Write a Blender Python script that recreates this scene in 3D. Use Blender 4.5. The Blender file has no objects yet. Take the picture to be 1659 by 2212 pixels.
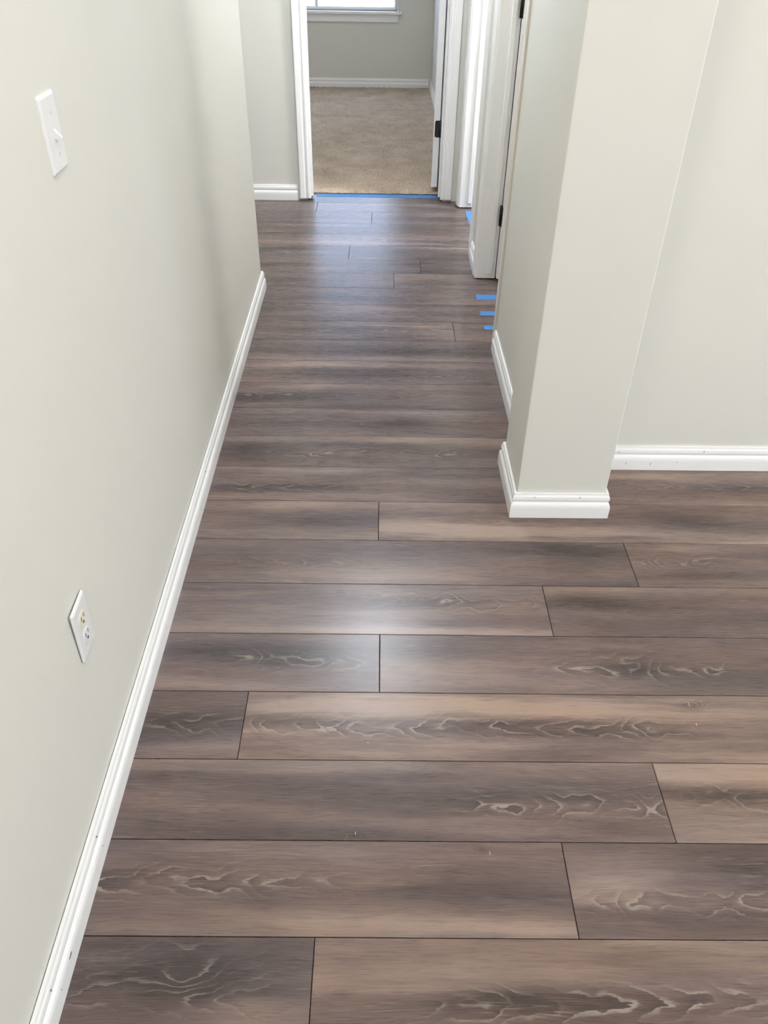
import bpy, bmesh, math, random
from mathutils import Vector, Matrix

random.seed(7)
scene = bpy.context.scene
C = scene.collection

# ------------------------------------------------------------------ camera
cam_data = bpy.data.cameras.new('camera')
cam = bpy.data.objects.new('camera', cam_data)
C.objects.link(cam)
cam_data.sensor_fit = 'VERTICAL'
cam_data.sensor_height = 24.0
cam_data.lens = 1723.13 / 2212 * 24.0
cam_data.clip_start = 0.02
RT = Vector((0.99989905, -0.00462847, 0.01343362))
UP = Vector((-0.00773851, 0.61553138, 0.78807438))
FW = Vector((0.01191639, 0.78809879, -0.61543343))
cam.matrix_world = Matrix(((RT.x, UP.x, -FW.x, 0.0),
                           (RT.y, UP.y, -FW.y, 0.0),
                           (RT.z, UP.z, -FW.z, 1.44514),
                           (0, 0, 0, 1)))
scene.camera = cam

# ------------------------------------------------------------------ world, lights, exposure
vs = scene.view_settings
vs.view_transform = 'Standard'
vs.look = 'None'
vs.exposure = 1.57
vs.gamma = 1.0
vs.use_curve_mapping = False

world = bpy.data.worlds.new('overcast_sky')
scene.world = world
world.use_nodes = True
bg = world.node_tree.nodes['Background']
bg.inputs['Color'].default_value = (0.70, 0.825, 1.0, 1)
bg.inputs['Strength'].default_value = 2.4

scene.cycles.max_bounces = 6
scene.cycles.diffuse_bounces = 4
scene.cycles.glossy_bounces = 3
scene.cycles.transmission_bounces = 2
scene.cycles.transparent_max_bounces = 6
scene.cycles.use_light_tree = False
scene.cycles.caustics_reflective = False
scene.cycles.caustics_refractive = False

H = 2.44            # ceiling height


def area_light(name, loc, direction, sx, sy, power, color):
    ld = bpy.data.lights.new(name, 'AREA')
    ld.shape = 'RECTANGLE'
    ld.size = sx
    ld.size_y = sy
    ld.energy = power
    ld.color = color
    ob = bpy.data.objects.new(name, ld)
    ob.location = loc
    ob.rotation_euler = Vector(direction).to_track_quat('-Z', 'Y').to_euler()
    C.objects.link(ob)
    return ob


# portals: daylight enters through the glazed openings, the added right one included
def portal(name, loc, direction, sx, sy):
    ob = area_light(name, loc, direction, sx, sy, 1.0, (1, 1, 1))
    ob.data.cycles.is_portal = True


portal('daylight_living_room', (1.2, -3.19, 1.09), (0, 1, 0), 2.4, 2.02)
portal('daylight_fill_window', (3.49, 0.8, 1.2), (-1, 0, 0), 1.8, 1.8)
portal('daylight_bedroom', (-0.54, 8.16, 1.32), (0, -1, 0), 1.41, 1.42)
portal('daylight_side_room', (2.59, 4.55, 1.5), (-1, 0, 0), 1.2, 1.2)

# ------------------------------------------------------------------ helpers
COL = {}


def link(name, me, parent=None, mat=None):
    ob = bpy.data.objects.new(name, me)
    C.objects.link(ob)
    if mat is not None:
        me.materials.append(mat)
    if parent is not None:
        ob.parent = parent
    return ob


def tag(ob, label, cat=None, kind=None, group=None):
    ob['label'] = label
    if cat:
        ob['category'] = cat
    if kind:
        ob['kind'] = kind
    if group:
        ob['group'] = group
    return ob


def empty(name, loc=(0, 0, 0)):
    ob = bpy.data.objects.new(name, None)
    ob.empty_display_size = 0.05
    ob.location = loc
    C.objects.link(ob)
    return ob


def bm_box(bm, x0, x1, y0, y1, z0, z1):
    vsx = [bm.verts.new(p) for p in ((x0, y0, z0), (x1, y0, z0), (x1, y1, z0), (x0, y1, z0),
                                     (x0, y0, z1), (x1, y0, z1), (x1, y1, z1), (x0, y1, z1))]
    for f in ((0, 3, 2, 1), (4, 5, 6, 7), (0, 1, 5, 4), (1, 2, 6, 5), (2, 3, 7, 6), (3, 0, 4, 7)):
        bm.faces.new([vsx[i] for i in f])
    return vsx


def bm_mesh(bm, name, smooth=False):
    bmesh.ops.recalc_face_normals(bm, faces=bm.faces)
    me = bpy.data.meshes.new(name)
    bm.to_mesh(me)
    bm.free()
    if smooth:
        for p in me.polygons:
            p.use_smooth = True
    return me


def boxes(name, lst, mat, parent=None, bevel=0.0, segs=2):
    bm = bmesh.new()
    for b in lst:
        bm_box(bm, *b)
    if bevel > 0:
        bmesh.ops.bevel(bm, geom=list(bm.edges), offset=bevel, segments=segs, affect='EDGES', profile=0.5)
    return link(name, bm_mesh(bm, name), parent, mat)


def sweep(name, path, profile, mat, parent=None, side=1, smooth=True):
    """Mitred sweep along a horizontal polyline. profile: (offset, z); offset goes to the
    right-hand normal of the path (side=1) or the left-hand one (side=-1)."""
    pts = [Vector((p[0], p[1])) for p in path]
    n = len(pts)
    dirs = [(pts[i + 1] - pts[i]).normalized() for i in range(n - 1)]
    nor = [Vector((d.y, -d.x)) * side for d in dirs]
    bm = bmesh.new()
    rings = []
    for i in range(n):
        if i == 0:
            m = nor[0]
        elif i == n - 1:
            m = nor[-1]
        else:
            m = (nor[i - 1] + nor[i])
            m = m / m.dot(nor[i])
        rings.append([bm.verts.new((pts[i].x + m.x * o, pts[i].y + m.y * o, z)) for o, z in profile])
    k = len(profile)
    for i in range(n - 1):
        for j in range(k):
            a, b = rings[i][j], rings[i][(j + 1) % k]
            c, d = rings[i + 1][(j + 1) % k], rings[i + 1][j]
            bm.faces.new((a, b, c, d))
    bm.faces.new(rings[0])
    bm.faces.new(rings[-1][::-1])
    me = bm_mesh(bm, name)
    return link(name, me, parent, mat)


def extrude_profile(name, outline, axis, a0, a1, mat, parent=None):
    """outline: list of (p,q); axis 'z': p=x,q=y extruded a0..a1 in z; 'x': p=y,q=z."""
    bm = bmesh.new()
    def mk(p, q, a):
        return {'z': (p, q, a), 'x': (a, p, q), 'y': (p, a, q)}[axis]
    r0 = [bm.verts.new(mk(p, q, a0)) for p, q in outline]
    r1 = [bm.verts.new(mk(p, q, a1)) for p, q in outline]
    k = len(outline)
    for j in range(k):
        bm.faces.new((r0[j], r0[(j + 1) % k], r1[(j + 1) % k], r1[j]))
    bm.faces.new(r0)
    bm.faces.new(r1[::-1])
    return link(name, bm_mesh(bm, name), parent, mat)


# ------------------------------------------------------------------ node helpers
class NT:
    def __init__(self, name):
        self.mat = bpy.data.materials.new(name)
        self.mat.use_nodes = True
        self.nt = self.mat.node_tree
        self.N = self.nt.nodes
        self.L = self.nt.links
        self.bsdf = self.N['Principled BSDF']

    def inp(self, sock, v):
        if isinstance(v, bpy.types.NodeSocket):
            self.L.new(v, sock)
        elif isinstance(v, (tuple, list)) and len(v) == 3 and len(getattr(sock, 'default_value', [])) == 4:
            sock.default_value = (*v, 1)
        else:
            sock.default_value = v

    def m(self, op, a, b=None, c=None, clamp=False):
        n = self.N.new('ShaderNodeMath')
        n.operation = op
        n.use_clamp = clamp
        self.inp(n.inputs[0], a)
        if b is not None:
            self.inp(n.inputs[1], b)
        if c is not None:
            self.inp(n.inputs[2], c)
        return n.outputs[0]

    def add(self, a, b): return self.m('ADD', a, b)
    def sub(self, a, b): return self.m('SUBTRACT', a, b)
    def mul(self, a, b): return self.m('MULTIPLY', a, b)
    def div(self, a, b): return self.m('DIVIDE', a, b)
    def sq(self, a): return self.m('MULTIPLY', a, a)
    def mad(self, a, b, c): return self.m('MULTIPLY_ADD', a, b, c)

    def exp_neg(self, a):
        return self.m('EXPONENT', self.mul(a, -1.0))

    def comb(self, x, y, z):
        n = self.N.new('ShaderNodeCombineXYZ')
        for i, v in enumerate((x, y, z)):
            self.inp(n.inputs[i], v)
        return n.outputs[0]

    def sep(self, v):
        n = self.N.new('ShaderNodeSeparateXYZ')
        self.L.new(v, n.inputs[0])
        return n.outputs

    def noise(self, vec, scale=1.0, detail=2.0, rough=0.5):
        n = self.N.new('ShaderNodeTexNoise')
        n.inputs['Scale'].default_value = scale
        n.inputs['Detail'].default_value = detail
        n.inputs['Roughness'].default_value = rough
        self.L.new(vec, n.inputs['Vector'])
        return n.outputs['Fac']

    def smooth(self, v, lo, hi, o0=0.0, o1=1.0):
        n = self.N.new('ShaderNodeMapRange')
        n.interpolation_type = 'SMOOTHSTEP'
        self.inp(n.inputs['Value'], v)
        self.inp(n.inputs['From Min'], lo)
        self.inp(n.inputs['From Max'], hi)
        n.inputs['To Min'].default_value = o0
        n.inputs['To Max'].default_value = o1
        return n.outputs['Result']

    def mix(self, fac, a, b, blend='MIX'):
        n = self.N.new('ShaderNodeMix')
        n.data_type = 'RGBA'
        n.blend_type = blend
        self.inp(n.inputs['Factor'], fac)
        self.inp(n.inputs['A'] if False else n.inputs[6], a)
        self.inp(n.inputs[7], b)
        return n.outputs[2]

    def ramp(self, v, stops):
        n = self.N.new('ShaderNodeValToRGB')
        cr = n.color_ramp
        while len(cr.elements) > 1:
            cr.elements.remove(cr.elements[-1])
        for i, (pos, col) in enumerate(stops):
            e = cr.elements[0] if i == 0 else cr.elements.new(pos)
            e.position = pos
            e.color = (*col, 1)
        self.L.new(v, n.inputs[0])
        return n.outputs[0]

    def attr(self, name):
        n = self.N.new('ShaderNodeAttribute')
        n.attribute_type = 'OBJECT'
        n.attribute_name = name
        return n

    def obj(self):
        return self.N.new('ShaderNodeTexCoord').outputs['Object']

    def bump(self, h, strength, dist):
        n = self.N.new('ShaderNodeBump')
        n.inputs['Strength'].default_value = strength
        n.inputs['Distance'].default_value = dist
        self.L.new(h, n.inputs['Height'])
        self.L.new(n.outputs[0], self.bsdf.inputs['Normal'])

    def set(self, **kw):
        for k, v in kw.items():
            self.inp(self.bsdf.inputs[k.replace('_', ' ')], v)
        return self.mat


def srgb(r, g, b):
    def f(c):
        c /= 255.0
        return c / 12.92 if c <= 0.04045 else ((c + 0.055) / 1.055) ** 2.4
    return (f(r), f(g), f(b))


def painted(name, col, rough, grain_scale, bump, var=0.03):
    t = NT(name)
    o = t.obj()
    n = t.noise(o, 2.2, 1)
    d = tuple(c * (1 - var) for c in col)
    t.set(Base_Color=t.mix(n, d, col), Roughness=rough)
    if bump:
        g = t.noise(o, grain_scale, 3)
        t.bump(g, bump, 0.002)
    return t.mat


M_WALL = painted('wall_paint_cream', (0.712, 0.698, 0.635), 0.55, 190, 0.0)
M_CEIL = painted('ceiling_paint_white', (0.82, 0.81, 0.79), 0.8, 60, 0.0)
M_TRIM = painted('trim_paint_white', (0.90, 0.895, 0.885), 0.32, 90, 0.0, 0.04)
M_TRIM_OLD = painted('trim_paint_cream', (0.74, 0.70, 0.62), 0.4, 90, 0.0, 0.06)
M_DOOR = painted('door_paint_white', (0.84, 0.84, 0.83), 0.35, 90, 0.0)
M_PLATE = painted('switch_plate_plastic', (0.79, 0.785, 0.78), 0.3, 50, 0.0)
M_IVORY = painted('ivory_plastic', (0.80, 0.74, 0.60), 0.35, 50, 0.0)
M_SLOT = painted('dark_slot', (0.03, 0.027, 0.02), 0.7, 50, 0.0)
M_MARK = painted('nail_mark_grey', (0.16, 0.14, 0.12), 0.8, 50, 0.0)
M_BLACK = painted('hinge_matte_black', (0.006, 0.006, 0.006), 0.55, 300, 0.0)
M_SUB = painted('subfloor_dark', (0.018, 0.014, 0.012), 0.9, 50, 0.0)
M_VINYL = painted('window_vinyl_white', (0.86, 0.87, 0.88), 0.35, 50, 0.0)
M_GROUND = painted('pale_patio_concrete', (0.62, 0.60, 0.56), 0.9, 12, 0.1)


def make_tape():
    t = NT('blue_masking_tape')
    o = t.obj()
    n = t.noise(o, 60, 3)
    t.set(Base_Color=t.mix(n, srgb(48, 104, 165), srgb(70, 126, 186)), Roughness=0.55)
    t.bump(t.noise(o, 400, 2), 0.2, 0.0005)
    return t.mat


M_TAPE = make_tape()


def make_carpet():
    t = NT('beige_carpet_pile')
    o = t.obj()
    a = t.noise(o, 5.5, 4, 0.65)
    b = t.noise(o, 85, 3, 0.65)
    s = t.add(t.mul(a, 0.42), t.mul(b, 0.58))
    col = t.ramp(s, [(0.32, (0.25, 0.182, 0.122)), (0.5, (0.465, 0.360, 0.258)), (0.68, (0.68, 0.555, 0.425))])
    t.set(Base_Color=col, Roughness=1.0, Sheen_Weight=0.25, Sheen_Roughness=0.5)
    t.bsdf.inputs['Specular IOR Level'].default_value = 0.1
    t.bump(t.noise(o, 160, 3, 0.7), 0.6, 0.006)
    return t.mat


M_CARPET = make_carpet()


def make_glass(name, tint):
    t = NT(name)
    tr = t.N.new('ShaderNodeBsdfTransparent')
    tr.inputs['Color'].default_value = (*tint, 1)
    gl = t.N.new('ShaderNodeBsdfGlossy')
    gl.inputs['Roughness'].default_value = 0.02
    mx = t.N.new('ShaderNodeMixShader')
    mx.inputs[0].default_value = 0.06
    t.L.new(tr.outputs[0], mx.inputs[1])
    t.L.new(gl.outputs[0], mx.inputs[2])
    t.L.new(mx.outputs[0], t.N['Material Output'].inputs['Surface'])
    return t.mat


M_GLASS = make_glass('window_glass', (1, 1, 1))
M_GLASS_DIMMING = make_glass('daylight_dimming_glass', (0.76, 0.80, 0.86))  # tint added to dim the bedroom window and its floor reflection
M_GLASS_WARMING = make_glass('daylight_warming_glass', (1.0, 0.962, 0.912))  # tint added to warm the daylight entering the living room


def make_lamp(strength, color):
    t = NT('lamp_diffuser')
    t.set(Base_Color=(0.9, 0.9, 0.88), Roughness=0.5, Emission_Color=color)
    t.bsdf.inputs['Emission Strength'].default_value = strength
    return t.mat


def make_wood():
    """Taupe vinyl plank: long tonal bands, cathedral arches with pale jagged edges, knots and fine
    pale pores. Each plank sets its own figure through object properties, in its own space."""
    t = NT('taupe_wood_plank')
    u, v, _ = t.sep(t.obj())
    S = t.attr('seed').outputs['Fac']
    tone = t.sep(t.attr('tone').outputs['Vector'])     # brightness, warmth, contrast
    ca = t.attr('cath')
    ca_v, ca_a, ca_b = t.sep(ca.outputs['Vector'])     # centre v, from u, to u
    ca_s = t.attr('cath_amount').outputs['Fac']
    kx, kv, ks = t.sep(t.attr('knot').outputs['Vector'])
    dk = t.attr('dark')
    dx, dv, dsx = t.sep(dk.outputs['Vector'])
    dsv = t.attr('dark_width').outputs['Fac']
    lt = t.attr('light')
    lx, lv, lsx = t.sep(lt.outputs['Vector'])
    lsv = t.attr('light_width').outputs['Fac']
    off = t.mul(S, 37.0)
    # long tonal bands
    wob = t.noise(t.comb(t.mul(u, 3.0), t.mul(v, 6.0), off), 1.0, 2)
    vw = t.mad(t.sub(wob, 0.5), 0.035, v)
    low = t.noise(t.comb(t.mul(u, 1.5), t.mul(vw, 17.0), t.add(off, 5.0)), 1.0, 2.5, 0.55)
    mid = t.noise(t.comb(t.mul(u, 5.0), t.mul(vw, 75.0), t.add(off, 9.0)), 1.0, 3, 0.6)
    fine = t.noise(t.comb(t.mul(u, 20.0), t.mul(vw, 620.0), t.add(off, 13.0)), 1.0, 2, 0.6)
    blot = t.noise(t.comb(t.mul(u, 9.0), t.mul(v, 22.0), t.add(off, 3.0)), 1.0, 3, 0.6)

    def blob(x0, v0, sx, sv):
        a = t.sq(t.div(t.sub(u, x0), sx))
        b = t.sq(t.div(t.sub(vw, v0), sv))
        return t.exp_neg(t.add(a, b))
    dark = blob(dx, dv, dsx, dsv)
    light = blob(lx, lv, lsx, lsv)
    # knot
    ka = t.sq(t.div(t.sub(u, kx), t.mul(ks, 2.6)))
    kb = t.sq(t.div(t.sub(vw, kv), ks))
    kd = t.add(ka, kb)
    knot = t.exp_neg(kd)
    knot_core = t.exp_neg(t.mul(kd, 3.0))
    # cathedral figure: a wavering cut through growth rings
    cz = t.add(off, 21.0)
    big = t.N.new('ShaderNodeTexNoise')
    big.inputs['Detail'].default_value = 1.0
    t.L.new(t.comb(t.mul(u, 2.6), 0.3, cz), big.inputs['Vector'])
    bc = t.sep(big.outputs['Color'])
    vc = t.sub(t.mad(t.sub(bc[1], 0.5), 0.05, v), ca_v)
    jag = t.noise(t.comb(t.mul(u, 24.0), t.mul(v, 110.0), t.add(off, 41.0)), 1.0, 4, 0.62)
    # the crown of the arches drifts steadily along the plank, so V after V follows
    flip = t.m('SIGN', t.sub(t.m('FRACT', t.mul(S, 5.7)), 0.5))
    drift = t.mul(flip, t.add(t.mul(u, 0.34), t.mul(bc[0], 0.06)))
    r = t.m('SQRT', t.add(t.sq(t.mul(vc, 1.5)), 0.00008))
    r = t.add(t.sub(drift, r), t.mul(t.sub(jag, 0.5), 0.027))
    r = t.sub(r, t.mul(knot, 0.06))
    ph = t.m('FRACT', t.mul(r, t.mad(bc[2], 26.0, 22.0)))
    edge = t.mul(t.smooth(ph, 0.70, 0.90), t.smooth(ph, 1.0, 0.97))
    body = t.smooth(ph, 0.0, 0.8, 1.0, 0.0)
    zone = t.mul(t.smooth(u, t.sub(ca_a, 0.06), t.add(ca_a, 0.06)),
                 t.smooth(u, t.add(ca_b, 0.06), t.sub(ca_b, 0.06)))
    zone = t.mul(zone, t.exp_neg(t.sq(t.div(vc, 0.024))))
    kzone = t.mul(t.exp_neg(t.mul(kd, 0.22)), t.smooth(ks, 0.001, 0.01))
    patch = t.smooth(t.noise(t.comb(t.mul(u, 11.0), t.mul(v, 30.0), t.add(off, 51.0)), 1.0, 2), 0.38, 0.62)
    zone = t.m('MAXIMUM', t.mul(zone, ca_s), t.mul(kzone, 0.55))
    line = t.mul(t.mul(zone, edge), t.mad(patch, 0.9, 0.1))
    bodyf = t.mul(t.mul(zone, body), t.mad(patch, 0.6, 0.4))
    # fine pale pores running with the grain
    pore = t.smooth(t.noise(t.comb(t.mul(u, 16.0), t.mul(vw, 430.0), t.add(off, 61.0)), 1.0, 2, 0.5), 0.57, 0.72)
    pmask = t.smooth(t.noise(t.comb(t.mul(u, 3.5), t.mul(v, 14.0), t.add(off, 71.0)), 1.0, 2), 0.42, 0.62)
    pore = t.mul(pore, pmask)
    # tone value
    con = tone[2]
    s = t.mul(t.sub(low, 0.5), 1.55)
    s = t.add(s, t.mul(t.sub(mid, 0.5), 0.62))
    s = t.mul(s, con)
    s = t.add(s, t.mul(t.sub(fine, 0.5), 0.34))
    s = t.add(s, t.mul(t.sub(blot, 0.5), 0.22))
    s = t.add(s, t.sub(t.mul(light, 0.34), t.mul(dark, 0.36)))
    s = t.sub(s, t.mul(bodyf, 0.26))
    s = t.sub(s, t.mul(knot, 0.20))
    s = t.sub(s, t.mul(knot_core, 0.10))
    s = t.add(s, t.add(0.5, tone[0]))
    col = t.ramp(s, [(0.05, (0.062, 0.047, 0.043)), (0.32, (0.109, 0.081, 0.073)), (0.52, (0.156, 0.115, 0.100)),
                     (0.74, (0.220, 0.165, 0.139)), (0.95, (0.31, 0.237, 0.194))])
    warm = t.mix(1.0, col, (1.08, 0.98, 0.90), 'MULTIPLY')
    cool = t.mix(1.0, col, (0.93, 0.965, 1.09), 'MULTIPLY')
    hue = t.noise(t.comb(t.mul(u, 1.7), t.mul(vw, 11.0), t.add(off, 81.0)), 1.0, 2)
    w = t.m('ADD', tone[1], t.mul(t.sub(hue, 0.5), 1.7), clamp=True)
    col = t.mix(w, cool, warm)
    col = t.mix(t.mul(line, 0.8), col, (0.34, 0.29, 0.245))
    col = t.mix(t.mul(pore, 0.42), col, (0.33, 0.275, 0.235))
    t.set(Base_Color=col, Roughness=t.mad(fine, 0.07, 0.245))
    t.bsdf.inputs['Specular IOR Level'].default_value = 0.38
    return t.mat


M_WOOD = make_wood()

# ------------------------------------------------------------------ structure: floors
floor = boxes('floor', [(-3.1, 3.6, -3.3, 4.955, -0.06, -0.0085)], M_SUB)
tag(floor, 'taupe wood-look vinyl plank floor running through room and hallway', 'floor', 'structure')

PW, PL, Y0, TILT = 0.18, 1.22, 0.6414, -0.00525
GAP = 0.0014
ROW_JOINT = {-1: -0.099, 0: 0.365, 1: 0.589, 2: -0.284, 3: 0.015, 4: 0.444, 5: 0.702, 6: 0.012, 7: 0.56, 8: 0.62,
             9: 0.53, 10: 0.66, 11: 0.58, 12: 0.51, 13: 0.324, 14: 0.63, 15: 0.55, 16: 0.083, 17: 0.214, 18: -0.138,
             19: 0.60, 20: 0.52, 21: -0.028, 22: -0.344, 23: 0.57}
# figure of the planks: (row, 'L'/'R' of the joint) -> centre line / arches / knot / dark patch / light band (world x, v)
FIG = {
    (-1, 'L'): dict(tone=(-0.06, 0.45, 0.6), cath=(-0.005, -0.52, -0.12, 0.55), knot=(-0.32, 0.022, 0.026), dark=(-0.3, 0.02, 0.22, 0.06), light=(-0.2, -0.03, 0.1, 0.03)),
    (-1, 'R'): dict(tone=(0.05, 0.95, 0.7), cath=(-0.012, 0.12, 0.75, 1.0), knot=(-0.05, 0.003, 0.007), dark=(0.25, -0.008, 0.2, 0.02), light=(0.05, 0.03, 0.5, 0.03)),
    (0, 'L'): dict(tone=(-0.01, 0.55, 0.7), cath=(0.006, -0.56, -0.05, 1.0), knot=(0.21, 0.07, 0.005), dark=(0.18, 0.0, 0.2, 0.045), light=(0.1, -0.07, 0.3, 0.025)),
    (0, 'R'): dict(tone=(-0.05, 0.55, 0.7), cath=(-0.022, 0.38, 0.75, 0.8), dark=(0.75, 0.05, 0.16, 0.05), light=(0.46, 0.02, 0.12, 0.04)),
    (1, 'L'): dict(tone=(-0.01, 0.5, 0.75), cath=(-0.010, 0.18, 0.62, 0.95), knot=(-0.03, -0.078, 0.006), dark=(-0.1, 0.02, 0.35, 0.032), light=(-0.1, 0.08, 0.5, 0.025)),
    (1, 'R'): dict(tone=(0.14, 0.7, 0.9), cath=(0.01, 0.58, 0.95, 0.7), dark=(0.75, 0.012, 0.2, 0.015), light=(0.7, 0.05, 0.2, 0.02)),
    (2, 'L'): dict(tone=(-0.09, 0.45, 0.5), cath=(-0.004, -0.52, -0.29, 0.75), dark=(-0.45, 0.0, 0.2, 0.05), light=(-0.35, -0.07, 0.2, 0.03)),
    (2, 'R'): dict(tone=(0.13, 0.75, 0.95), cath=(-0.004, -0.28, 0.68, 1.0), knot=(0.715, 0.06, 0.010), dark=(0.3, -0.005, 0.5, 0.022), light=(0.2, 0.05, 0.4, 0.022)),
    (3, 'L'): dict(tone=(-0.05, 0.4, 0.6), cath=(-0.002, -0.36, 0.0, 0.7), knot=(-0.237, -0.004, 0.013), dark=(-0.25, 0.03, 0.3, 0.04), light=(-0.35, -0.07, 0.2, 0.02)),
    (3, 'R'): dict(tone=(-0.05, 0.5, 0.6), cath=(-0.015, 0.40, 0.86, 0.8), knot=(0.61, -0.015, 0.024), dark=(0.12, 0.045, 0.16, 0.03), light=(0.2, -0.05, 0.3, 0.03)),
    (4, 'L'): dict(tone=(0.05, 0.4, 0.7), cath=(0.026, -0.02, 0.48, 0.95), dark=(0.1, 0.02, 0.25, 0.02), light=(0.1, -0.08, 0.6, 0.018)),
    (4, 'R'): dict(tone=(-0.03, 0.6, 0.5), cath=(0.0, 0.5, 0.7, 0.2), dark=(0.55, 0.02, 0.2, 0.03), light=(0.7, 0.07, 0.3, 0.02)),
    (5, 'L'): dict(tone=(-0.06, 0.45, 0.5), cath=(-0.005, -0.36, -0.05, 0.55), dark=(0.55, 0.05, 0.16, 0.03), light=(0.1, -0.06, 0.3, 0.03)),
    (5, 'R'): dict(tone=(-0.03, 0.6, 0.6), cath=(0.008, 0.72, 0.98, 0.6), dark=(0.9, -0.05, 0.2, 0.02), light=(0.9, 0.06, 0.2, 0.02)),
    (6, 'L'): dict(tone=(-0.03, 0.5, 0.6), cath=(0.0, -0.9, -0.8, 0.0), dark=(-0.15, 0.005, 0.3, 0.035), light=(-0.2, 0.07, 0.3, 0.022)),
    (6, 'R'): dict(tone=(0.10, 0.65, 0.9), cath=(0.0, 0.3, 0.45, 0.3), dark=(0.9, 0.0, 0.12, 0.03), light=(0.4, -0.04, 0.5, 0.025)),
    (7, 'L'): dict(tone=(0.02, 0.45, 0.7), cath=(-0.024, -0.5, -0.1, 0.75), dark=(-0.3, -0.02, 0.25, 0.025), light=(-0.2, 0.07, 0.4, 0.02)),
    (7, 'R'): dict(tone=(0.06, 0.7, 0.7), cath=(0.0, 0.8, 1.3, 0.5), dark=(1.1, 0.0, 0.2, 0.03), light=(0.9, 0.05, 0.4, 0.02)),
    (8, 'L'): dict(tone=(-0.01, 0.4, 0.7), cath=(-0.012, -0.32, 0.28, 0.8), dark=(-0.4, 0.0, 0.14, 0.04), light=(0.0, 0.07, 0.5, 0.02)),
    (9, 'L'): dict(tone=(-0.06, 0.4, 0.6), cath=(0.0, -0.9, -0.8, 0.0), dark=(0.12, 0.0, 0.12, 0.03), light=(0.0, 0.07, 0.5, 0.02)),
    (10, 'L'): dict(tone=(-0.01, 0.4, 0.7), cath=(-0.007, -0.5, 0.2, 0.8), dark=(-0.35, -0.01, 0.2, 0.03), light=(-0.1, 0.06, 0.5, 0.02)),
    (11, 'L'): dict(tone=(-0.04, 0.4, 0.7), cath=(-0.026, 0.12, 0.5, 0.7), dark=(-0.1, -0.02, 0.3, 0.03), light=(0.0, 0.06, 0.5, 0.02)),
    (12, 'L'): dict(tone=(-0.08, 0.4, 0.6), cath=(0.0, -0.9, -0.8, 0.0), dark=(0.0, 0.0, 0.5, 0.05), light=(0.0, -0.07, 0.5, 0.02)),
}


HALL_DIM_TONE = {13: -0.08, 14: -0.25, 15: -0.22, 16: -0.10, 17: -0.24, 18: -0.30, 19: -0.16, 20: -0.32, 21: -0.28, 22: -0.22, 23: -0.36}  # board tones per row, with dimness painted in to offset the hall lamp
FLECKS = [(0.715, 1.097, 0.0009, 0.003), (0.715, 1.151, 0.0006, 0.006), (-0.010, 1.046, 0.0008, 0.002),
          (-0.032, 0.837, 0.0007, 0.003), (0.225, 0.797, 0.0007, 0.0035), (-0.045, 2.339, 0.0012, 0.0025)]
M_FLECK = painted('pale_knot_slit', (0.52, 0.47, 0.42), 0.5, 50, 0.0)


def plank_mesh(x0, x1, w):
    """plank centred on the origin in v; u measured from its middle; eased upper edges"""
    L = (x1 - x0) / 2 - GAP / 2
    b = 0.0009
    h = w / 2 - GAP / 2
    bm = bmesh.new()
    lo = [bm.verts.new(p) for p in ((-L, -h, -0.008), (L, -h, -0.008), (L, h, -0.008), (-L, h, -0.008))]
    md = [bm.verts.new(p) for p in ((-L, -h, -b), (L, -h, -b), (L, h, -b), (-L, h, -b))]
    hi = [bm.verts.new(p) for p in ((-L + b, -h + b, 0), (L - b, -h + b, 0), (L - b, h - b, 0), (-L + b, h - b, 0))]
    bm.faces.new(lo[::-1])
    bm.faces.new(hi)
    for k in range(4):
        j = (k + 1) % 4
        bm.faces.new((lo[k], lo[j], md[j], md[k]))
        bm.faces.new((md[k], md[j], hi[j], hi[k]))
    return bm_mesh(bm, 'plank')


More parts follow.
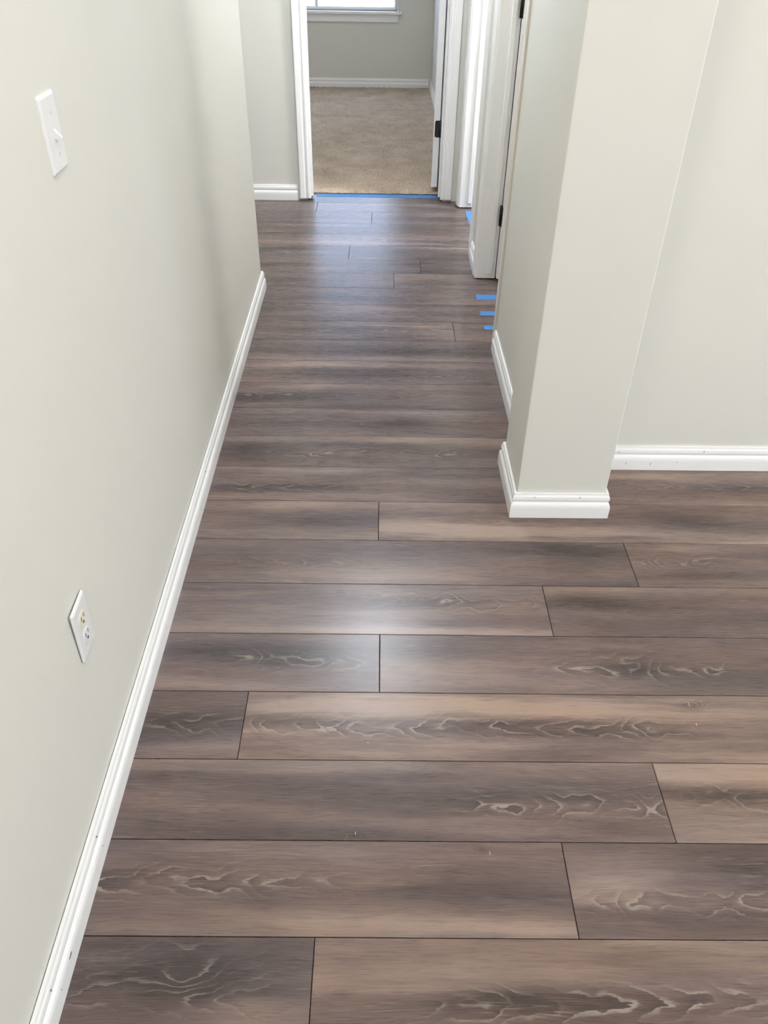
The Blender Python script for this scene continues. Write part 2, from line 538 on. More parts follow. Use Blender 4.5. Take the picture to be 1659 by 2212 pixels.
prng = random.Random(11)
for n in range(-21, 24):  # rows of planks, near to far
    yb, yt = Y0 + n * PW, Y0 + (n + 1) * PW
    yc = (yb + yt) / 2
    if yc < 2.1:
        xa, xb = -0.60, 3.5
    elif yc < 3.45:
        xa, xb = -0.60, 2.6
    else:
        xa, xb = -3.0, 2.6
    if n == 23:
        yt = 4.950
    j = ROW_JOINT.get(n, prng.uniform(-0.5, 0.7))
    cuts = [xa]
    k0 = math.ceil((xa - j) / PL)
    while j + k0 * PL < xb:
        if j + k0 * PL > xa + 0.02:
            cuts.append(j + k0 * PL)
        k0 += 1
    cuts.append(xb)
    for i in range(len(cuts) - 1):
        x0, x1 = cuts[i], cuts[i + 1]
        xc = (x0 + x1) / 2
        w = yt - yb
        ob = link('plank', plank_mesh(x0, x1, w), floor, M_WOOD)
        ymid = (yb + yt) / 2
        ob.location = (xc, ymid + TILT * xc, 0)
        ob.rotation_euler = (0, 0, TILT)
        key = (n, 'L') if abs(x1 - j) < 1e-6 else ((n, 'R') if abs(x0 - j) < 1e-6 else None)
        f = FIG.get(key)
        if f is None:
            a = prng.uniform(x0, x1 - 0.3)
            f = dict(tone=(prng.uniform(-0.10, 0.10) if n < 7 else (prng.uniform(-0.16, -0.02) if n < 13 else prng.uniform(-0.42, -0.26)), prng.uniform(0.3, 0.7), prng.uniform(0.6, 1.0)),  # hall rows darker: lower light there is painted into the boards
                     cath=(prng.uniform(-0.03, 0.03), a, a + prng.uniform(0.25, 0.7), prng.choice((0, 0.6, 0.9))),
                     dark=(prng.uniform(x0, x1), prng.uniform(-0.05, 0.05), prng.uniform(0.15, 0.4), prng.uniform(0.02, 0.05)),
                     light=(prng.uniform(x0, x1), prng.choice((-1, 1)) * prng.uniform(0.04, 0.08), prng.uniform(0.2, 0.5), prng.uniform(0.012, 0.03)))
        if n in HALL_DIM_TONE and key is not None and key not in FIG:
            f['tone'] = (HALL_DIM_TONE[n], f['tone'][1], f['tone'][2])
        ob['seed'] = prng.random() * 10.0
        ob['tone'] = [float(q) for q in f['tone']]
        c = f['cath']
        ob['cath'] = [c[0], c[1] - xc, c[2] - xc]
        ob['cath_amount'] = float(c[3])
        kn = f.get('knot', (50.0, 0.0, 0.001))
        ob['knot'] = [kn[0] - xc, kn[1], kn[2]]
        d = f['dark']
        ob['dark'] = [d[0] - xc, d[1], d[2]]
        ob['dark_width'] = float(d[3])
        d = f['light']
        ob['light'] = [d[0] - xc, d[1], d[2]]
        ob['light_width'] = float(d[3])

# pale slits of the knots printed on the boards
for x, y, w, h in FLECKS:
    boxes('knot_slit', [(x - w, x + w, y - h, y + h, 0.0, 0.00025)], M_FLECK, floor)

# outside ground seen through the glazing
gr = boxes('ground', [(-9, 9, 8.6, 22, -0.2, -0.12), (-9, 9, -18, -3.6, -0.2, -0.12), (3.7, 14, -3.6, 8.6, -0.2, -0.12)], M_GROUND)
tag(gr, 'pale bright ground outside the bedroom window', 'ground', 'structure')

# ------------------------------------------------------------------ structure: walls and ceiling
ceil = boxes('ceiling', [(-3.1, 3.6, -3.3, 8.4, H, H + 0.08)], M_CEIL)
tag(ceil, 'flat white ceiling above room, hallway and bedroom', 'ceiling', 'structure')


def wall(name, lst, label, bevel=0.0):
    return tag(boxes(name, lst, M_WALL, None, bevel, 3), label, 'wall', 'structure')


XL, XR, XR2 = -0.518, 0.475, 0.557
YF, YF2 = 4.83, 4.945
DH = 2.05
wl = wall('wall_left', [(-0.648, XL, -3.2, 3.49, 0, H)], 'long cream wall on the left with light switch and outlet', 0.008)
wall('wall_side_passage', [(-3.0, -0.65, 3.37, 3.488, 0, H), (-3.1, -3.0, 3.37, 4.83, 0, H)], 'cream wall of the side passage behind the left wall corner')
wall('wall_far', [(-3.0, -0.405, YF, YF2, 0, H), (0.385, XR, YF, YF2, 0, H), (-0.405, 0.385, YF, YF2, DH, H)],
     'cream wall at the end of the hallway around the bedroom doorway')
wall('wall_right', [(XR, XR2, 2.10, 2.955, 0, H), (XR, XR2, 3.66, 3.97, 0, H), (XR, XR2, 4.72, YF2, 0, H),
                    (XR, XR2, 2.955, 3.66, DH, H), (XR, XR2, 3.97, 4.72, DH, H)],
     'cream hallway wall on the right with two side doorways')
wall('wall_pilaster', [(0.410, 0.667, 1.844, 2.100, 0, H)], 'cream pilaster at the near end of the hallway wall', 0.003)
wall('wall_back', [(XR2, 3.5, 2.092, 2.20, 0, H)], 'cream wall to the right behind the pilaster')
wall('wall_room_right', [(3.5, 3.6, -3.2, -0.1, 0, H), (3.5, 3.6, 1.7, 2.2, 0, H), (3.5, 3.6, -0.1, 1.7, 0, 0.3), (3.5, 3.6, -0.1, 1.7, 2.1, H)], 'cream wall on the far right side of the room')
wall('wall_rear', [(-0.648, 0.0, -3.3, -3.2, 0, H), (2.4, 3.6, -3.3, -3.2, 0, H), (0.0, 2.4, -3.3, -3.2, 2.1, H), (0.0, 2.4, -3.3, -3.2, 0, 0.08)],
     'cream wall behind the viewer with a wide window')
wall('wall_bedroom_right', [(0.483, XR2, YF2, 8.17, 0, H)], 'cream wall on the right side of the bedroom')
wall('wall_bedroom_left', [(-2.9, -2.8, YF2, 8.17, 0, H)], 'cream wall on the left side of the bedroom')
WX0, WX1, WZ0, WZ1 = -1.25, 0.165, 0.605, 2.03
YB = 8.17
wall('wall_bedroom_far', [(-2.9, WX0, YB, YB + 0.12, 0, H), (WX1, XR2, YB, YB + 0.12, 0, H), (WX0, WX1, YB, YB + 0.12, 0, WZ0), (WX0, WX1, YB, YB + 0.12, WZ1, H)],
     'cream bedroom wall below and beside the bright window')
wall('wall_partition', [(XR2, 2.6, 3.76, 3.86, 0, H)], 'cream wall between the two side rooms')
wall('wall_side_room', [(2.6, 2.7, 2.2, 3.95, 0, H), (2.6, 2.7, 5.15, 6.5, 0, H), (2.6, 2.7, 3.95, 5.15, 0, 0.9), (2.6, 2.7, 3.95, 5.15, 2.1, H), (XR2, 2.7, 6.5, 6.6, 0, H)],
     'cream outer wall of the bright side room')
tag(boxes('floor_side_room', [(XR2, 2.7, 4.955, 6.6, -0.06, 0.0)], M_GROUND), 'pale floor of the bright side room', 'floor', 'structure')

# ------------------------------------------------------------------ baseboards
BB = [(0.0, 0.0), (0.0146, 0.0), (0.0150, 0.034), (0.0145, 0.0405), (0.0130, 0.0465), (0.0102, 0.0510), (0.0080, 0.0532), (0.0078, 0.0555),
      (0.0092, 0.0575), (0.0105, 0.0605), (0.0107, 0.0660), (0.0096, 0.0725), (0.0076, 0.0765), (0.0070, 0.0785), (0.0064, 0.0830), (0.0, 0.0830)]


def prof(gap=0.0):
    return [(o + gap, z) for o, z in BB]


def baseboard(name, path, side, label, gap=0.0):
    ob = sweep(name, path, prof(gap), M_TRIM, None, side)
    return tag(ob, label, 'baseboard', 'structure')


bbl = baseboard('baseboard_left', [(XL, -3.19), (XL, 3.492), (-0.66, 3.492)], 1, 'white moulded baseboard along the foot of the long left wall', 0.0018)
bbf = baseboard('baseboard_far', [(-2.99, YF), (-0.463, YF)], 1, 'short white baseboard left of the bedroom doorway')
bbh = baseboard('baseboard_right', [(XR, 2.912), (XR, 2.102)], 1, 'white baseboard along hallway wall between near doorway and pilaster')
bbp = baseboard('baseboard_pilaster', [(XR - 0.008, 2.100), (0.410, 2.100), (0.410, 1.844), (0.667, 1.844), (0.667, 2.092)], 1, 'white mitred baseboard wrapped around the pilaster foot', 0.0012)
bbb = baseboard('baseboard_back', [(0.684, 2.092), (3.5, 2.092)], 1, 'white baseboard along the wall right of the pilaster')
baseboard('baseboard_hall_pier', [(XR, 3.925), (XR, 3.705)], 1, 'tiny white baseboard between the two side doorways')
baseboard('baseboard_hall_end', [(XR, 4.826), (XR, 4.768)], 1, 'sliver of white baseboard in the far right hallway corner')
baseboard('baseboard_bedroom_far', [(-2.8, YB), (0.466, YB)], 1, 'white baseboard below the bedroom window')
baseboard('baseboard_bedroom_right', [(0.483, YB - 0.015), (0.483, YF2 + 0.02)], 1, 'white baseboard along the bedroom right wall')


def nail(parent, x, y, z, dx, dy, dz):
    ob = boxes('nail_hole', [(x - dx, x + dx, y - dy, y + dy, z - dz, z + dz)], M_MARK, parent)
    return ob


for x, z, h in ((0.461, 0.071, .0022), (0.592, 0.072, .0022), (0.456, 0.036, .003), (0.597, 0.023, .0025), (0.649, 0.020, .0028)):
    nail(bbp, x, 1.8295 + (0.003 if z > .06 else 0), z, 0.0006, 0.0006, h)
for x, z, h in ((0.793, 0.026, .003), (0.871, 0.024, .0055), (0.953, 0.031, .002), (1.031, 0.070, .003), (0.764, 0.065, .002)):
    nail(bbb, x, 2.0775 + (0.003 if z > .06 else 0), z, 0.0007, 0.0006, h)
for y, z, h in ((0.791, 0.033, .002), (0.545, 0.032, .002), (0.789, 0.068, .0018), (0.53, 0.068, .002), (1.35, 0.03, .002), (1.95, 0.07, .002), (2.3, 0.03, .002)):
    nail(bbl, -0.5017 - (0.003 if z > .06 else 0), y, z, 0.0006, 0.0009, h)
nail(bbl, -0.5017, 0.596, 0.036, 0.0006, 0.006, 0.0018)

# ------------------------------------------------------------------ door casings (trim)
# casing section: (distance from inner edge, thickness)
CAS = [(0.0, 0.0), (0.0, 0.009), (0.004, 0.0115), (0.012, 0.0125), (0.018, 0.0105), (0.024, 0.0105), (0.030, 0.0145), (0.050, 0.0170), (0.056, 0.0165), (0.058, 0.014), (0.058, 0.0)]


def doorway_far():
    """bedroom doorway in the far wall: jambs, stops, casings"""
    tr = empty('trim_1', (0, YF, 0))
    tag(tr, 'white casing and jambs of the bedroom doorway at the hallway end', 'door frame', 'structure')
    x0, x1 = -0.385, 0.371
    zc = 0.012

    def loc(o):
        o.location = (0, -YF, 0)
        return o
    loc(boxes('jamb', [(x0 - 0.02, x0, YF - 0.001, YF2 + 0.001, 0.006, DH)], M_TRIM, tr, 0.001))
    loc(boxes('jamb', [(x1, x1 + 0.02, YF - 0.001, YF2 + 0.001, 0.006, DH)], M_TRIM, tr, 0.001))
    loc(boxes('head_jamb', [(x0 - 0.02, x1 + 0.02, YF - 0.001, YF2 + 0.001, DH - 0.02, DH)], M_TRIM, tr, 0.001))
    loc(boxes('door_stop', [(x0, x0 + 0.010, YF + 0.035, YF + 0.072, 0.012, DH - 0.02)], M_TRIM, tr, 0.002))
    loc(boxes('door_stop', [(x1 - 0.010, x1, YF + 0.035, YF + 0.072, 0.012, DH - 0.02)], M_TRIM, tr, 0.002))
    loc(extrude_profile('casing', [(x0 - 0.006 - a, YF - b) for a, b in CAS], 'z', zc, DH + 0.05, M_TRIM, tr))
    loc(extrude_profile('casing', [(x1 + 0.006 + a, YF - b) for a, b in CAS], 'z', zc, DH + 0.05, M_TRIM, tr))
    loc(extrude_profile('head_casing', [(YF - b, DH - 0.014 + a) for a, b in CAS], 'x', x0 - 0.064, x1 + 0.064, M_TRIM, tr))
    # bedroom side
    loc(extrude_profile('casing', [(x0 - 0.006 - a, YF2 + b) for a, b in CAS], 'z', zc, DH + 0.05, M_TRIM, tr))
    loc(extrude_profile('casing', [(x1 + 0.020 + a, YF2 + b) for a, b in CAS], 'z', zc, DH + 0.05, M_TRIM, tr))
    return tr


def doorway_side(name, label, y0, y1, near_mat, far_mat, zc, near_t=1.0):
    """doorway in the right hallway wall; y0 near jamb face, y1 far jamb face"""
    tr = empty(name, (XR, (y0 + y1) / 2, 0))
    tag(tr, label, 'door frame', 'structure')

    def loc(o):
        o.location = (-XR, -(y0 + y1) / 2, 0)
        return o
    loc(boxes('jamb', [(XR - 0.001, XR2 + 0.001, y0 - 0.02, y0, 0.006, DH)], near_mat, tr, 0.001))
    loc(boxes('jamb', [(XR - 0.001, XR2 + 0.001, y1, y1 + 0.02, 0.006, DH)], far_mat, tr, 0.001))
    loc(boxes('head_jamb', [(XR - 0.001, XR2 + 0.001, y0 - 0.02, y1 + 0.02, DH - 0.02, DH)], M_TRIM, tr, 0.001))
    loc(boxes('door_stop', [(XR + 0.045, XR + 0.066, y1 - 0.011, y1, 0.03, DH - 0.02)], far_mat, tr, 0.0025))
    loc(boxes('door_stop', [(XR + 0.045, XR + 0.066, y0, y0 + 0.011, 0.03, DH - 0.02)], near_mat, tr, 0.0025))
    loc(extrude_profile('casing', [(XR - b * near_t, y0 - 0.006 - a) for a, b in CAS], 'z', zc, DH + 0.05, near_mat, tr))
    loc(extrude_profile('casing', [(XR - b, y1 + 0.006 + a) for a, b in CAS], 'z', zc, DH + 0.05, far_mat, tr))
    loc(extrude_profile('head_casing', [(XR - b, DH - 0.014 + a) for a, b in CAS], 'y', y0 - 0.064, y1 + 0.064, M_TRIM, tr))
    return tr


doorway_far()
doorway_side('trim_2', 'white casing and jambs of the near side doorway with blue tape', 2.978, 3.640, M_TRIM_OLD, M_TRIM, 0.004, 0.5)
doorway_side('trim_3', 'bright white casing and jambs of the far side doorway', 3.995, 4.700, M_TRIM, M_TRIM, 0.008)

# ------------------------------------------------------------------ doors
def rounded_rect(w, h, r, seg=5, corners=(1, 1, 1, 1)):
    out = []
    cs = [(w / 2, h / 2, 0), (-w / 2, h / 2, 90), (-w / 2, -h / 2, 180), (w / 2, -h / 2, 270)]
    for k, (x, y, a0) in enumerate(cs):
        if not corners[k]:
            out.append((x, y))
            continue
        cxx, cyy = x - math.copysign(r, x), y - math.copysign(r, y)
        for i in range(seg + 1):
            a = math.radians(a0 + 90 * i / seg)
            out.append((cxx + r * math.cos(a), cyy + r * math.sin(a)))
    return out


def tube(bm, x, y, z0, z1, r, seg=14):
    a = [bm.verts.new((x + r * math.cos(2 * math.pi * i / seg), y + r * math.sin(2 * math.pi * i / seg), z0)) for i in range(seg)]
    b = [bm.verts.new((x + r * math.cos(2 * math.pi * i / seg), y + r * math.sin(2 * math.pi * i / seg), z1)) for i in range(seg)]
    for i in range(seg):
        bm.faces.new((a[i], a[(i + 1) % seg], b[(i + 1) % seg], b[i]))
    bm.faces.new(a[::-1])
    bm.faces.new(b)


def make_door(name, label, width, zb, hinge_z, flip):
    """Local frame: hinge edge at local x=0 facing -x, leaf runs to +x, thickness in y 0..0.035,
    the pin on the side y = 0.035 (flip=1) or y = 0 (flip=-1)."""
    d = empty(name)
    tag(d, label, 'door', 'structure')
    T = 0.035
    zt = DH - 0.025
    # leaf with two recessed panels on each face
    bm = bmesh.new()
    bm_box(bm, 0, width, 0.004, T - 0.004, zb, zt)
    st = 0.11
    rails = [(zb, zb + 0.22), (0.92, 1.06), (zt - 0.13, zt)]
    for ya, yb in ((0, 0.0042), (T - 0.0042, T)):
        bm_box(bm, 0, st, ya, yb, zb, zt)
        bm_box(bm, width - st, width, ya, yb, zb, zt)
        for a, b in rails:
            bm_box(bm, st, width - st, ya, yb, a, b)
    link('leaf', bm_mesh(bm, 'leaf'), d, M_DOOR)
    yp = T + 0.005 if flip > 0 else -0.005
    for hz in hinge_z:
        # leaf plate let into the hinge edge, rounded towards the stop side
        w = 0.030
        yc = (T - w / 2 + 0.002) if flip > 0 else (w / 2 - 0.002)
        cor = (0, 1, 1, 0) if flip > 0 else (1, 0, 0, 1)
        outl = [(yc + p, hz + q) for p, q in rounded_rect(w, 0.089, 0.010, 5, cor)]
        hg = extrude_profile('hinge', outl, 'x', -0.0016, 0.0005, M_BLACK, d)
        bm = bmesh.new()
        tube(bm, -0.004, yp, hz - 0.0445, hz + 0.0445, 0.0062)
        link('hinge_pin', bm_mesh(bm, 'hinge_pin', True), hg, M_BLACK)
    # knob near the free edge
    bm = bmesh.new()
    for s in (-1, 1):
        base = -0.0 if s < 0 else T
        prof_k = [(0.026, 0.0), (0.026, 0.006), (0.012, 0.010), (0.010, 0.026), (0.022, 0.036), (0.026, 0.046), (0.020, 0.056), (0.0, 0.058)]
        prev = None
        for r, o in prof_k:
            ring = [bm.verts.new((width - 0.06 + r * math.cos(2 * math.pi * i / 16), base + s * o, 0.97 + r * math.sin(2 * math.pi * i / 16))) for i in range(16)]
            if prev:
                for i in range(16):
                    bm.faces.new((prev[i], prev[(i + 1) % 16], ring[(i + 1) % 16], ring[i]))
            prev = ring
    bmesh.ops.remove_doubles(bm, verts=bm.verts, dist=0.0001)
    link('knob', bm_mesh(bm, 'knob', True), d, M_BLACK)
    return d


# bedroom door: open, hinge edge faces the hallway (-Y). local x -> +Y, local y -> -X
d1 = make_door('door_1', 'white bedroom door standing open with black bottom hinge', 0.75, 0.045, (0.365, 1.10, 1.82), -1)
d1.location = (0.357, YF2 + 0.008, 0)
d1.rotation_euler = (0, 0, math.radians(90 - 4.7))
# side-room door: open, hinge edge faces the hallway (-X). local x -> +X, local y -> +Y
d2 = make_door('door_2', 'white side door standing open inside the near doorway', 0.64, 0.02, (0.297, 1.10, 1.80), 1)
d2.location = (XR2 + 0.003, 3.598, 0)

# ------------------------------------------------------------------ windows
def window(name, label, axis, a0, a1, z0, z1, c_in, c_out, mullions=1, sill=True, mat=M_VINYL, glass=None):
    """window in a wall; axis 'x': spans x a0..a1, wall thickness y from c_in (room side) to c_out"""
    w = empty(name, ((a0 + a1) / 2, c_in, 0) if axis == 'x' else (c_in, (a0 + a1) / 2, 0))
    tag(w, label, 'window', 'structure')
    base = Vector(w.location)
    sgn = 1 if c_out > c_in else -1

    def bx(nm, lst, m, par=w, bev=0.0):
        out = []
        for (p0, p1, q0, q1, r0, r1) in lst:   # p along wall, q depth from c_in outward, r height
            ca, cb = sorted((c_in + sgn * q0, c_in + sgn * q1))
            out.append((p0, p1, ca, cb, r0, r1) if axis == 'x' else (ca, cb, p0, p1, r0, r1))
        o = boxes(nm, out, m, None, bev)
        o.parent = par
        o.location = -base if par is w else (0, 0, 0)
        return o
    fr = 0.012
    bx('frame', [(a0, a1, 0.05, 0.11, z0, z0 + fr), (a0, a1, 0.05, 0.11, z1 - fr, z1), (a0, a0 + fr, 0.05, 0.11, z0 + fr, z1 - fr), (a1 - fr, a1, 0.05, 0.11, z0 + fr, z1 - fr)], mat)
    n = mullions + 1
    wdt = (a1 - a0 - 2 * fr) / n
    for i in range(n):
        p0 = a0 + fr + i * wdt
        p1 = p0 + wdt
        s = 0.012
        sash = bx('sash', [(p0, p1, 0.065, 0.095, z0 + fr, z0 + fr + s), (p0, p1, 0.065, 0.095, z1 - fr - s, z1 - fr),
                           (p0, p0 + s, 0.065, 0.095, z0 + fr + s, z1 - fr - s), (p1 - s, p1, 0.065, 0.095, z0 + fr + s, z1 - fr - s)], mat)
        bx('pane', [(p0 + s, p1 - s, 0.078, 0.083, z0 + fr + s, z1 - fr - s)], glass or M_GLASS, sash)
    if sill:
        bx('sill', [(a0 - 0.04, a1 + 0.04, -0.035, 0.05, z0 - 0.022, z0)], M_TRIM, w, 0.004)
        bx('apron', [(a0 - 0.01, a1 + 0.01, -0.014, 0.0, z0 - 0.082, z0 - 0.022)], M_TRIM, w, 0.003)
        bx('side_casing', [(a0 - 0.008, a0, -0.012, 0.05, z0, z1)], M_TRIM)
        bx('side_casing', [(a1, a1 + 0.008, -0.012, 0.05, z0, z1)], M_TRIM)
    return w


window('window_1', 'bright bedroom window with white sill above the baseboard', 'x', WX0, WX1, WZ0, WZ1, YB, YB + 0.12, 1, glass=M_GLASS_DIMMING)
window('window_2', 'wide window in the wall behind the viewer', 'x', 0.0, 2.4, 0.08, 2.1, -3.2, -3.3, 1, False, glass=M_GLASS_WARMING)
window('fill_window', 'unseen window added in the far right wall to light the left wall', 'y', -0.1, 1.7, 0.3, 2.1, 3.5, 3.6, 1, True, glass=M_GLASS_WARMING)  # added out of view, lights the left wall from the side
window('window_3', 'window of the bright side room', 'y', 3.95, 5.15, 0.9, 2.1, 2.6, 2.7, 1, True)

# ------------------------------------------------------------------ bedroom carpet
def make_carpet_mesh():
    rng = random.Random(3)
    x0, x1, y0, y1 = -0.95, 0.483, 4.952, YB
    st = 0.010
    nx, ny = int((x1 - x0) / st), int((y1 - y0) / st)
    verts, faces = [], []
    for jy in range(ny + 1):
        for ix in range(nx + 1):
            e = min(1.0, (jy + 0.3) / 2.0)
            verts.append((x0 + (x1 - x0) * ix / nx + rng.uniform(-.003, .003), y0 + (y1 - y0) * jy / ny + rng.uniform(-.003, .003),
                          0.002 + e * (0.006 + rng.random() * 0.007)))
    for jy in range(ny):
        for ix in range(nx):
            a = jy * (nx + 1) + ix
            faces.append((a, a + 1, a + nx + 2, a + nx + 1))
    # rest of the room, coarse
    b = len(verts)
    verts += [(-2.8, y0, 0.008), (x0 + .01, y0, 0.008), (x0 + .01, y1, 0.008), (-2.8, y1, 0.008)]
    faces.append((b, b + 1, b + 2, b + 3))
    # loose tufts along the raw edge at the doorway
    for k in range(260):
        x = rng.uniform(-0.39, 0.37)
        y = 4.952 + rng.uniform(-0.006, 0.004)
        h = rng.uniform(0.006, 0.014)
        b = len(verts)
        dx, dy = rng.uniform(-.004, .004), rng.uniform(-.010, .002)
        verts += [(x - .0018, y + .004, 0.001), (x + .0018, y + .004, 0.001), (x, y + .008, 0.001), (x + dx, y + dy, h)]
        faces += [(b, b + 1, b + 3), (b + 1, b + 2, b + 3), (b + 2, b, b + 3)]
    me = bpy.data.meshes.new('carpet')
    me.from_pydata(verts, [], faces)
    for p in me.polygons:
        p.use_smooth = True
    return me


carpet = link('carpet', make_carpet_mesh(), None, M_CARPET)
tag(carpet, 'beige cut pile carpet on the bedroom floor', 'carpet', 'stuff')
tag(boxes('floor_bedroom', [(-2.9, 0.57, 4.9555, 8.29, -0.06, 0.0)], M_SUB), 'dark underfloor of the bedroom beneath the carpet', 'floor', 'structure')


# ------------------------------------------------------------------ blue masking tape
def tape(corners, label, ragged=(), thick=0.0007, z=0.0003, seed=1):
    """quad strip with ragged short ends; corners run A->B (one end), C->D (other end)"""
    rng = random.Random(seed)
    A, B, Cc, D = [Vector((*c, 0)) for c in corners]
    def edge(p, q, n, amp, rag):
        d = (q - p)
        nrm = Vector((d.y, -d.x, 0)).normalized()
        out = []
        for i in range(n):
            t = i / n
            out.append(p + d * t + (nrm * rng.uniform(-amp, amp) if (rag and 0 < i) else Vector((0, 0, 0))))
        return out
    loop = edge(A, B, 8, 0.0035, 'e' in ragged) + edge(B, Cc, 24, 0.0016, 's' in ragged) + edge(Cc, D, 8, 0.0035, 'e' in ragged) + edge(D, A, 24, 0.0010, 's' in ragged)
    cen = sum(loop, Vector()) / len(loop)
    me = None
    bm = bmesh.new()
    lo = [bm.verts.new((p.x - cen.x, p.y - cen.y, 0)) for p in loop]
    hi = [bm.verts.new((p.x - cen.x, p.y - cen.y, thick)) for p in loop]
    bm.faces.new(lo[::-1])
    bm.faces.new(hi)
    for i in range(len(lo)):
        k = (i + 1) % len(lo)
        bm.faces.new((lo[i], lo[k], hi[k], hi[i]))
    ob = link('masking_tape', bm_mesh(bm, 'masking_tape'), None, M_TAPE)
    ob.location = (cen.x, cen.y, z)
    return tag(ob, label, 'tape', None, 'blue masking tape stuck to the floor')


tape([(-0.372, 4.951), (-0.352, 4.893), (0.352, 4.884), (0.356, 4.949)], 'long blue tape strip across the bedroom threshold at the carpet edge', 'es', seed=2)
tape([(0.452, 3.458), (0.449, 3.400), (0.62, 3.398), (0.62, 3.458)], 'widest blue tape piece at near side doorway, farthest of its three', 'e', seed=3)
tape([(0.452, 3.276), (0.448, 3.232), (0.62, 3.231), (0.62, 3.277)], 'middle of three blue tape pieces poking from the near side doorway', 'e', seed=4)
tape([(0.458, 3.132), (0.452, 3.094), (0.60, 3.088), (0.60, 3.136)], 'shortest blue tape piece at near side doorway, nearest the baseboard', 'e', seed=5)
tape([(0.508, 4.655), (0.512, 4.22), (0.560, 4.22), (0.556, 4.655)], 'blue tape strip along the threshold of the far side doorway', 'es', seed=6)
tape([(0.540, 4.668), (0.522, 4.40), (0.566, 4.39), (0.585, 4.668)], 'second blue tape strip lapped over another at the far side doorway', 'es', z=0.0011, seed=7)


# ------------------------------------------------------------------ light switch and outlet on the left wall
def plate_mesh(w, h, t, b):
    """cover plate standing off +x from the wall, softly domed edges"""
    bm = bmesh.new()
    rings = []
    for inset, x in ((0.0, 0.0), (0.0, t * 0.35), (b * 0.35, t * 0.78), (b, t)):
        rings.append([bm.verts.new((x, p * 1.0, q)) for p, q in rounded_rect(w - 2 * inset, h - 2 * inset, 0.003, 3)])
    for r0, r1 in zip(rings, rings[1:]):
        k = len(r0)
        for i in range(k):
            bm.faces.new((r0[i], r0[(i + 1) % k], r1[(i + 1) % k], r1[i]))
    bm.faces.new(rings[-1])
    bm.faces.new(rings[0][::-1])
    return bm_mesh(bm, 'plate')


def screw(parent, y, z, x):
    bm = bmesh.new()
    seg = 12
    prev = None
    for r, o in ((0.0034, 0.0), (0.0032, 0.0007), (0.0018, 0.0011)):
        ring = [bm.verts.new((x + o, y + r * math.cos(2 * math.pi * i / seg), z + r * math.sin(2 * math.pi * i / seg))) for i in range(seg)]
        if prev:
            for i in range(seg):
                bm.faces.new((prev[i], prev[(i + 1) % seg], ring[(i + 1) % seg], ring[i]))
        prev = ring
    bm.faces.new(prev)
    s = link('screw', bm_mesh(bm, 'screw', False), parent, M_PLATE)
    boxes('screw_slot', [(x + 0.0008, x + 0.0013, y - 0.0004, y + 0.0004, z - 0.0022, z + 0.0022)], M_MARK, s)
    return s


# switch
sw = empty('light_switch', (XL, 1.372, 1.132))
tag(sw, 'white toggle light switch plate high on the left wall', 'light switch')
link('plate', plate_mesh(0.070, 0.115, 0.0050, 0.005), sw, M_PLATE)
screw(sw, 0, 0.030, 0.0047)
screw(sw, 0, -0.030, 0.0047)
boxes('toggle_slot', [(0.0044, 0.0054, -0.0052, 0.0052, -0.0125, 0.0125)], M_PLATE, sw)
bm = bmesh.new()
a = [bm.verts.new(p) for p in ((0.0045, -0.0042, -0.008), (0.0045, 0.0042, -0.008), (0.0045, 0.0042, 0.008), (0.0045, -0.0042, 0.008))]
b = [bm.verts.new(p) for p in ((0.0145, -0.0034, -0.0110), (0.0145, 0.0034, -0.0110), (0.0165, 0.0034, -0.0058), (0.0165, -0.0034, -0.0058))]
for i in range(4):
    bm.faces.new((a[i], a[(i + 1) % 4], b[(i + 1) % 4], b[i]))
bm.faces.new(a[::-1])
bm.faces.new(b)
bmesh.ops.bevel(bm, geom=list(bm.edges), offset=0.0008, segments=2, affect='EDGES')
link('toggle', bm_mesh(bm, 'toggle'), sw, M_PLATE)

# outlet, plate standing a little off the wall at its lower near corner
ou = empty('power_outlet', (XL, 0.989, 0.411))
tag(ou, 'white duplex power outlet low on the left wall above the baseboard', 'outlet')
ou.rotation_euler = (0, math.radians(1.0), math.radians(1.6))
ou.location.x = XL + 0.0021
link('plate', plate_mesh(0.070, 0.115, 0.0050, 0.005), ou, M_PLATE)
screw(ou, 0, 0.0, 0.0047)
for k, (zc, mt) in enumerate(((0.0195, M_IVORY), (-0.0195, M_PLATE))):
    out = []
    for i in range(28):
        an = 2 * math.pi * i / 28
        y, z = 0.0160 * math.cos(an), 0.0160 * math.sin(an)
        out.append((y, zc + max(-0.0142, min(0.0142, z))))
    rc = extrude_profile('receptacle', out, 'x', 0.0040, 0.0062, mt, ou)
    rc['label'] = ('ivory upper receptacle', 'white lower receptacle')[k]
    boxes('slot', [(0.0058, 0.0065, -0.0073, -0.0055, zc - 0.001, zc + 0.0085)], M_SLOT, rc)
    boxes('slot', [(0.0058, 0.0065, 0.0055, 0.0073, zc - 0.000, zc + 0.0075)], M_SLOT, rc)
    boxes('ground_slot', [(0.0058, 0.0065, -0.0026, 0.0026, zc - 0.0095, zc - 0.0045)], M_SLOT, rc)


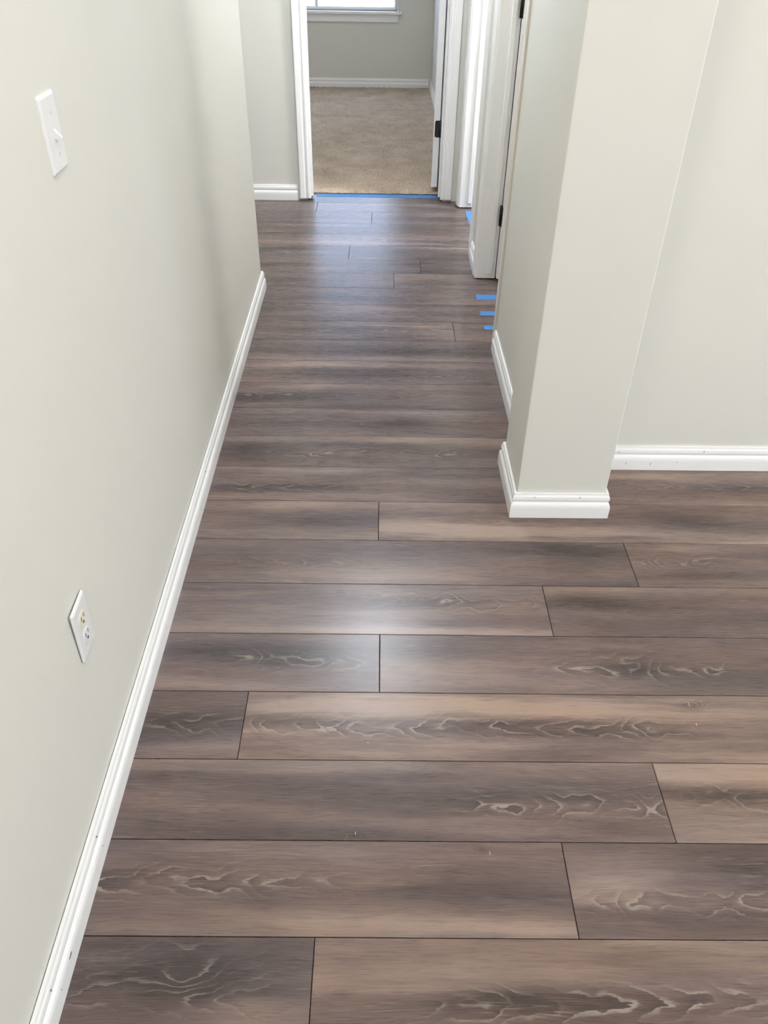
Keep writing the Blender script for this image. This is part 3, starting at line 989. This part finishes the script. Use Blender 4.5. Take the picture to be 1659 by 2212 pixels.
# ------------------------------------------------------------------ ceiling lights and added fill lamps
def ceiling_light(x, y, power, color, label, r=0.15):
    """flush fixture: metal rim and a deep glowing glass bowl (the bowl itself is the light)"""
    e = empty('ceiling_light', (x, y, H))
    tag(e, label, 'ceiling light')
    dep = r * 0.9
    bowl = [(r - 0.012, -0.02)] + [((r - 0.012) * math.cos(math.radians(k)), -0.02 - dep * math.sin(math.radians(k))) for k in (15, 30, 45, 60, 75, 88)]
    glow = make_lamp(power / (math.pi * 2 * math.pi * r * r * 0.95), color)
    for nm, pr, m in (('rim', [(r, 0.0), (r, -0.022), (r - 0.006, -0.028), (r - 0.014, -0.024), (r - 0.014, 0.0)], M_VINYL),
                      ('glass_bowl', bowl, glow)):
        bm = bmesh.new()
        prev = None
        for rr, z in pr:
            ring = [bm.verts.new((rr * math.cos(2 * math.pi * i / 16), rr * math.sin(2 * math.pi * i / 16), z)) for i in range(16)]
            if prev:
                for i in range(16):
                    bm.faces.new((prev[i], prev[(i + 1) % 16], ring[(i + 1) % 16], ring[i]))
            prev = ring
        bm.faces.new(prev)
        link(nm, bm_mesh(bm, nm, True), e, m)


NEUTRAL = (1.0, 0.97, 0.92)
ceiling_light(0.0, 0.75, 6.5, NEUTRAL, 'round ceiling light above the near end of the hallway', 0.16)
ceiling_light(2.3, 0.7, 19, (1.0, 0.97, 0.92), 'round fill lamp added above the unseen right side of the living room', 0.18)  # added fill, brightens the left wall
ceiling_light(0.0, 3.5, 18, (0.84, 0.91, 1.0), 'round ceiling light above the far end of the hallway', 0.17)
ceiling_light(-1.7, 4.15, 3, NEUTRAL, 'round fill lamp added above the side passage')  # added fill, lifts the far wall
ceiling_light(1.45, 4.25, 52, (0.96, 0.975, 1.0), 'unseen round lamp added inside the side room to brighten its jamb')  # added to brighten the far doorway's jamb beyond its daylight
ceiling_light(1.55, 3.36, 15, (1.0, 0.975, 0.94), 'unseen round lamp added inside the near side room to light the hallway')  # added in a dark room, spills onto the left hallway wall
ceiling_light(-1.3, 6.6, 7, NEUTRAL, 'unseen round fill lamp added above the carpet of the daylit bedroom')  # added fill, makes up for the dimmed window
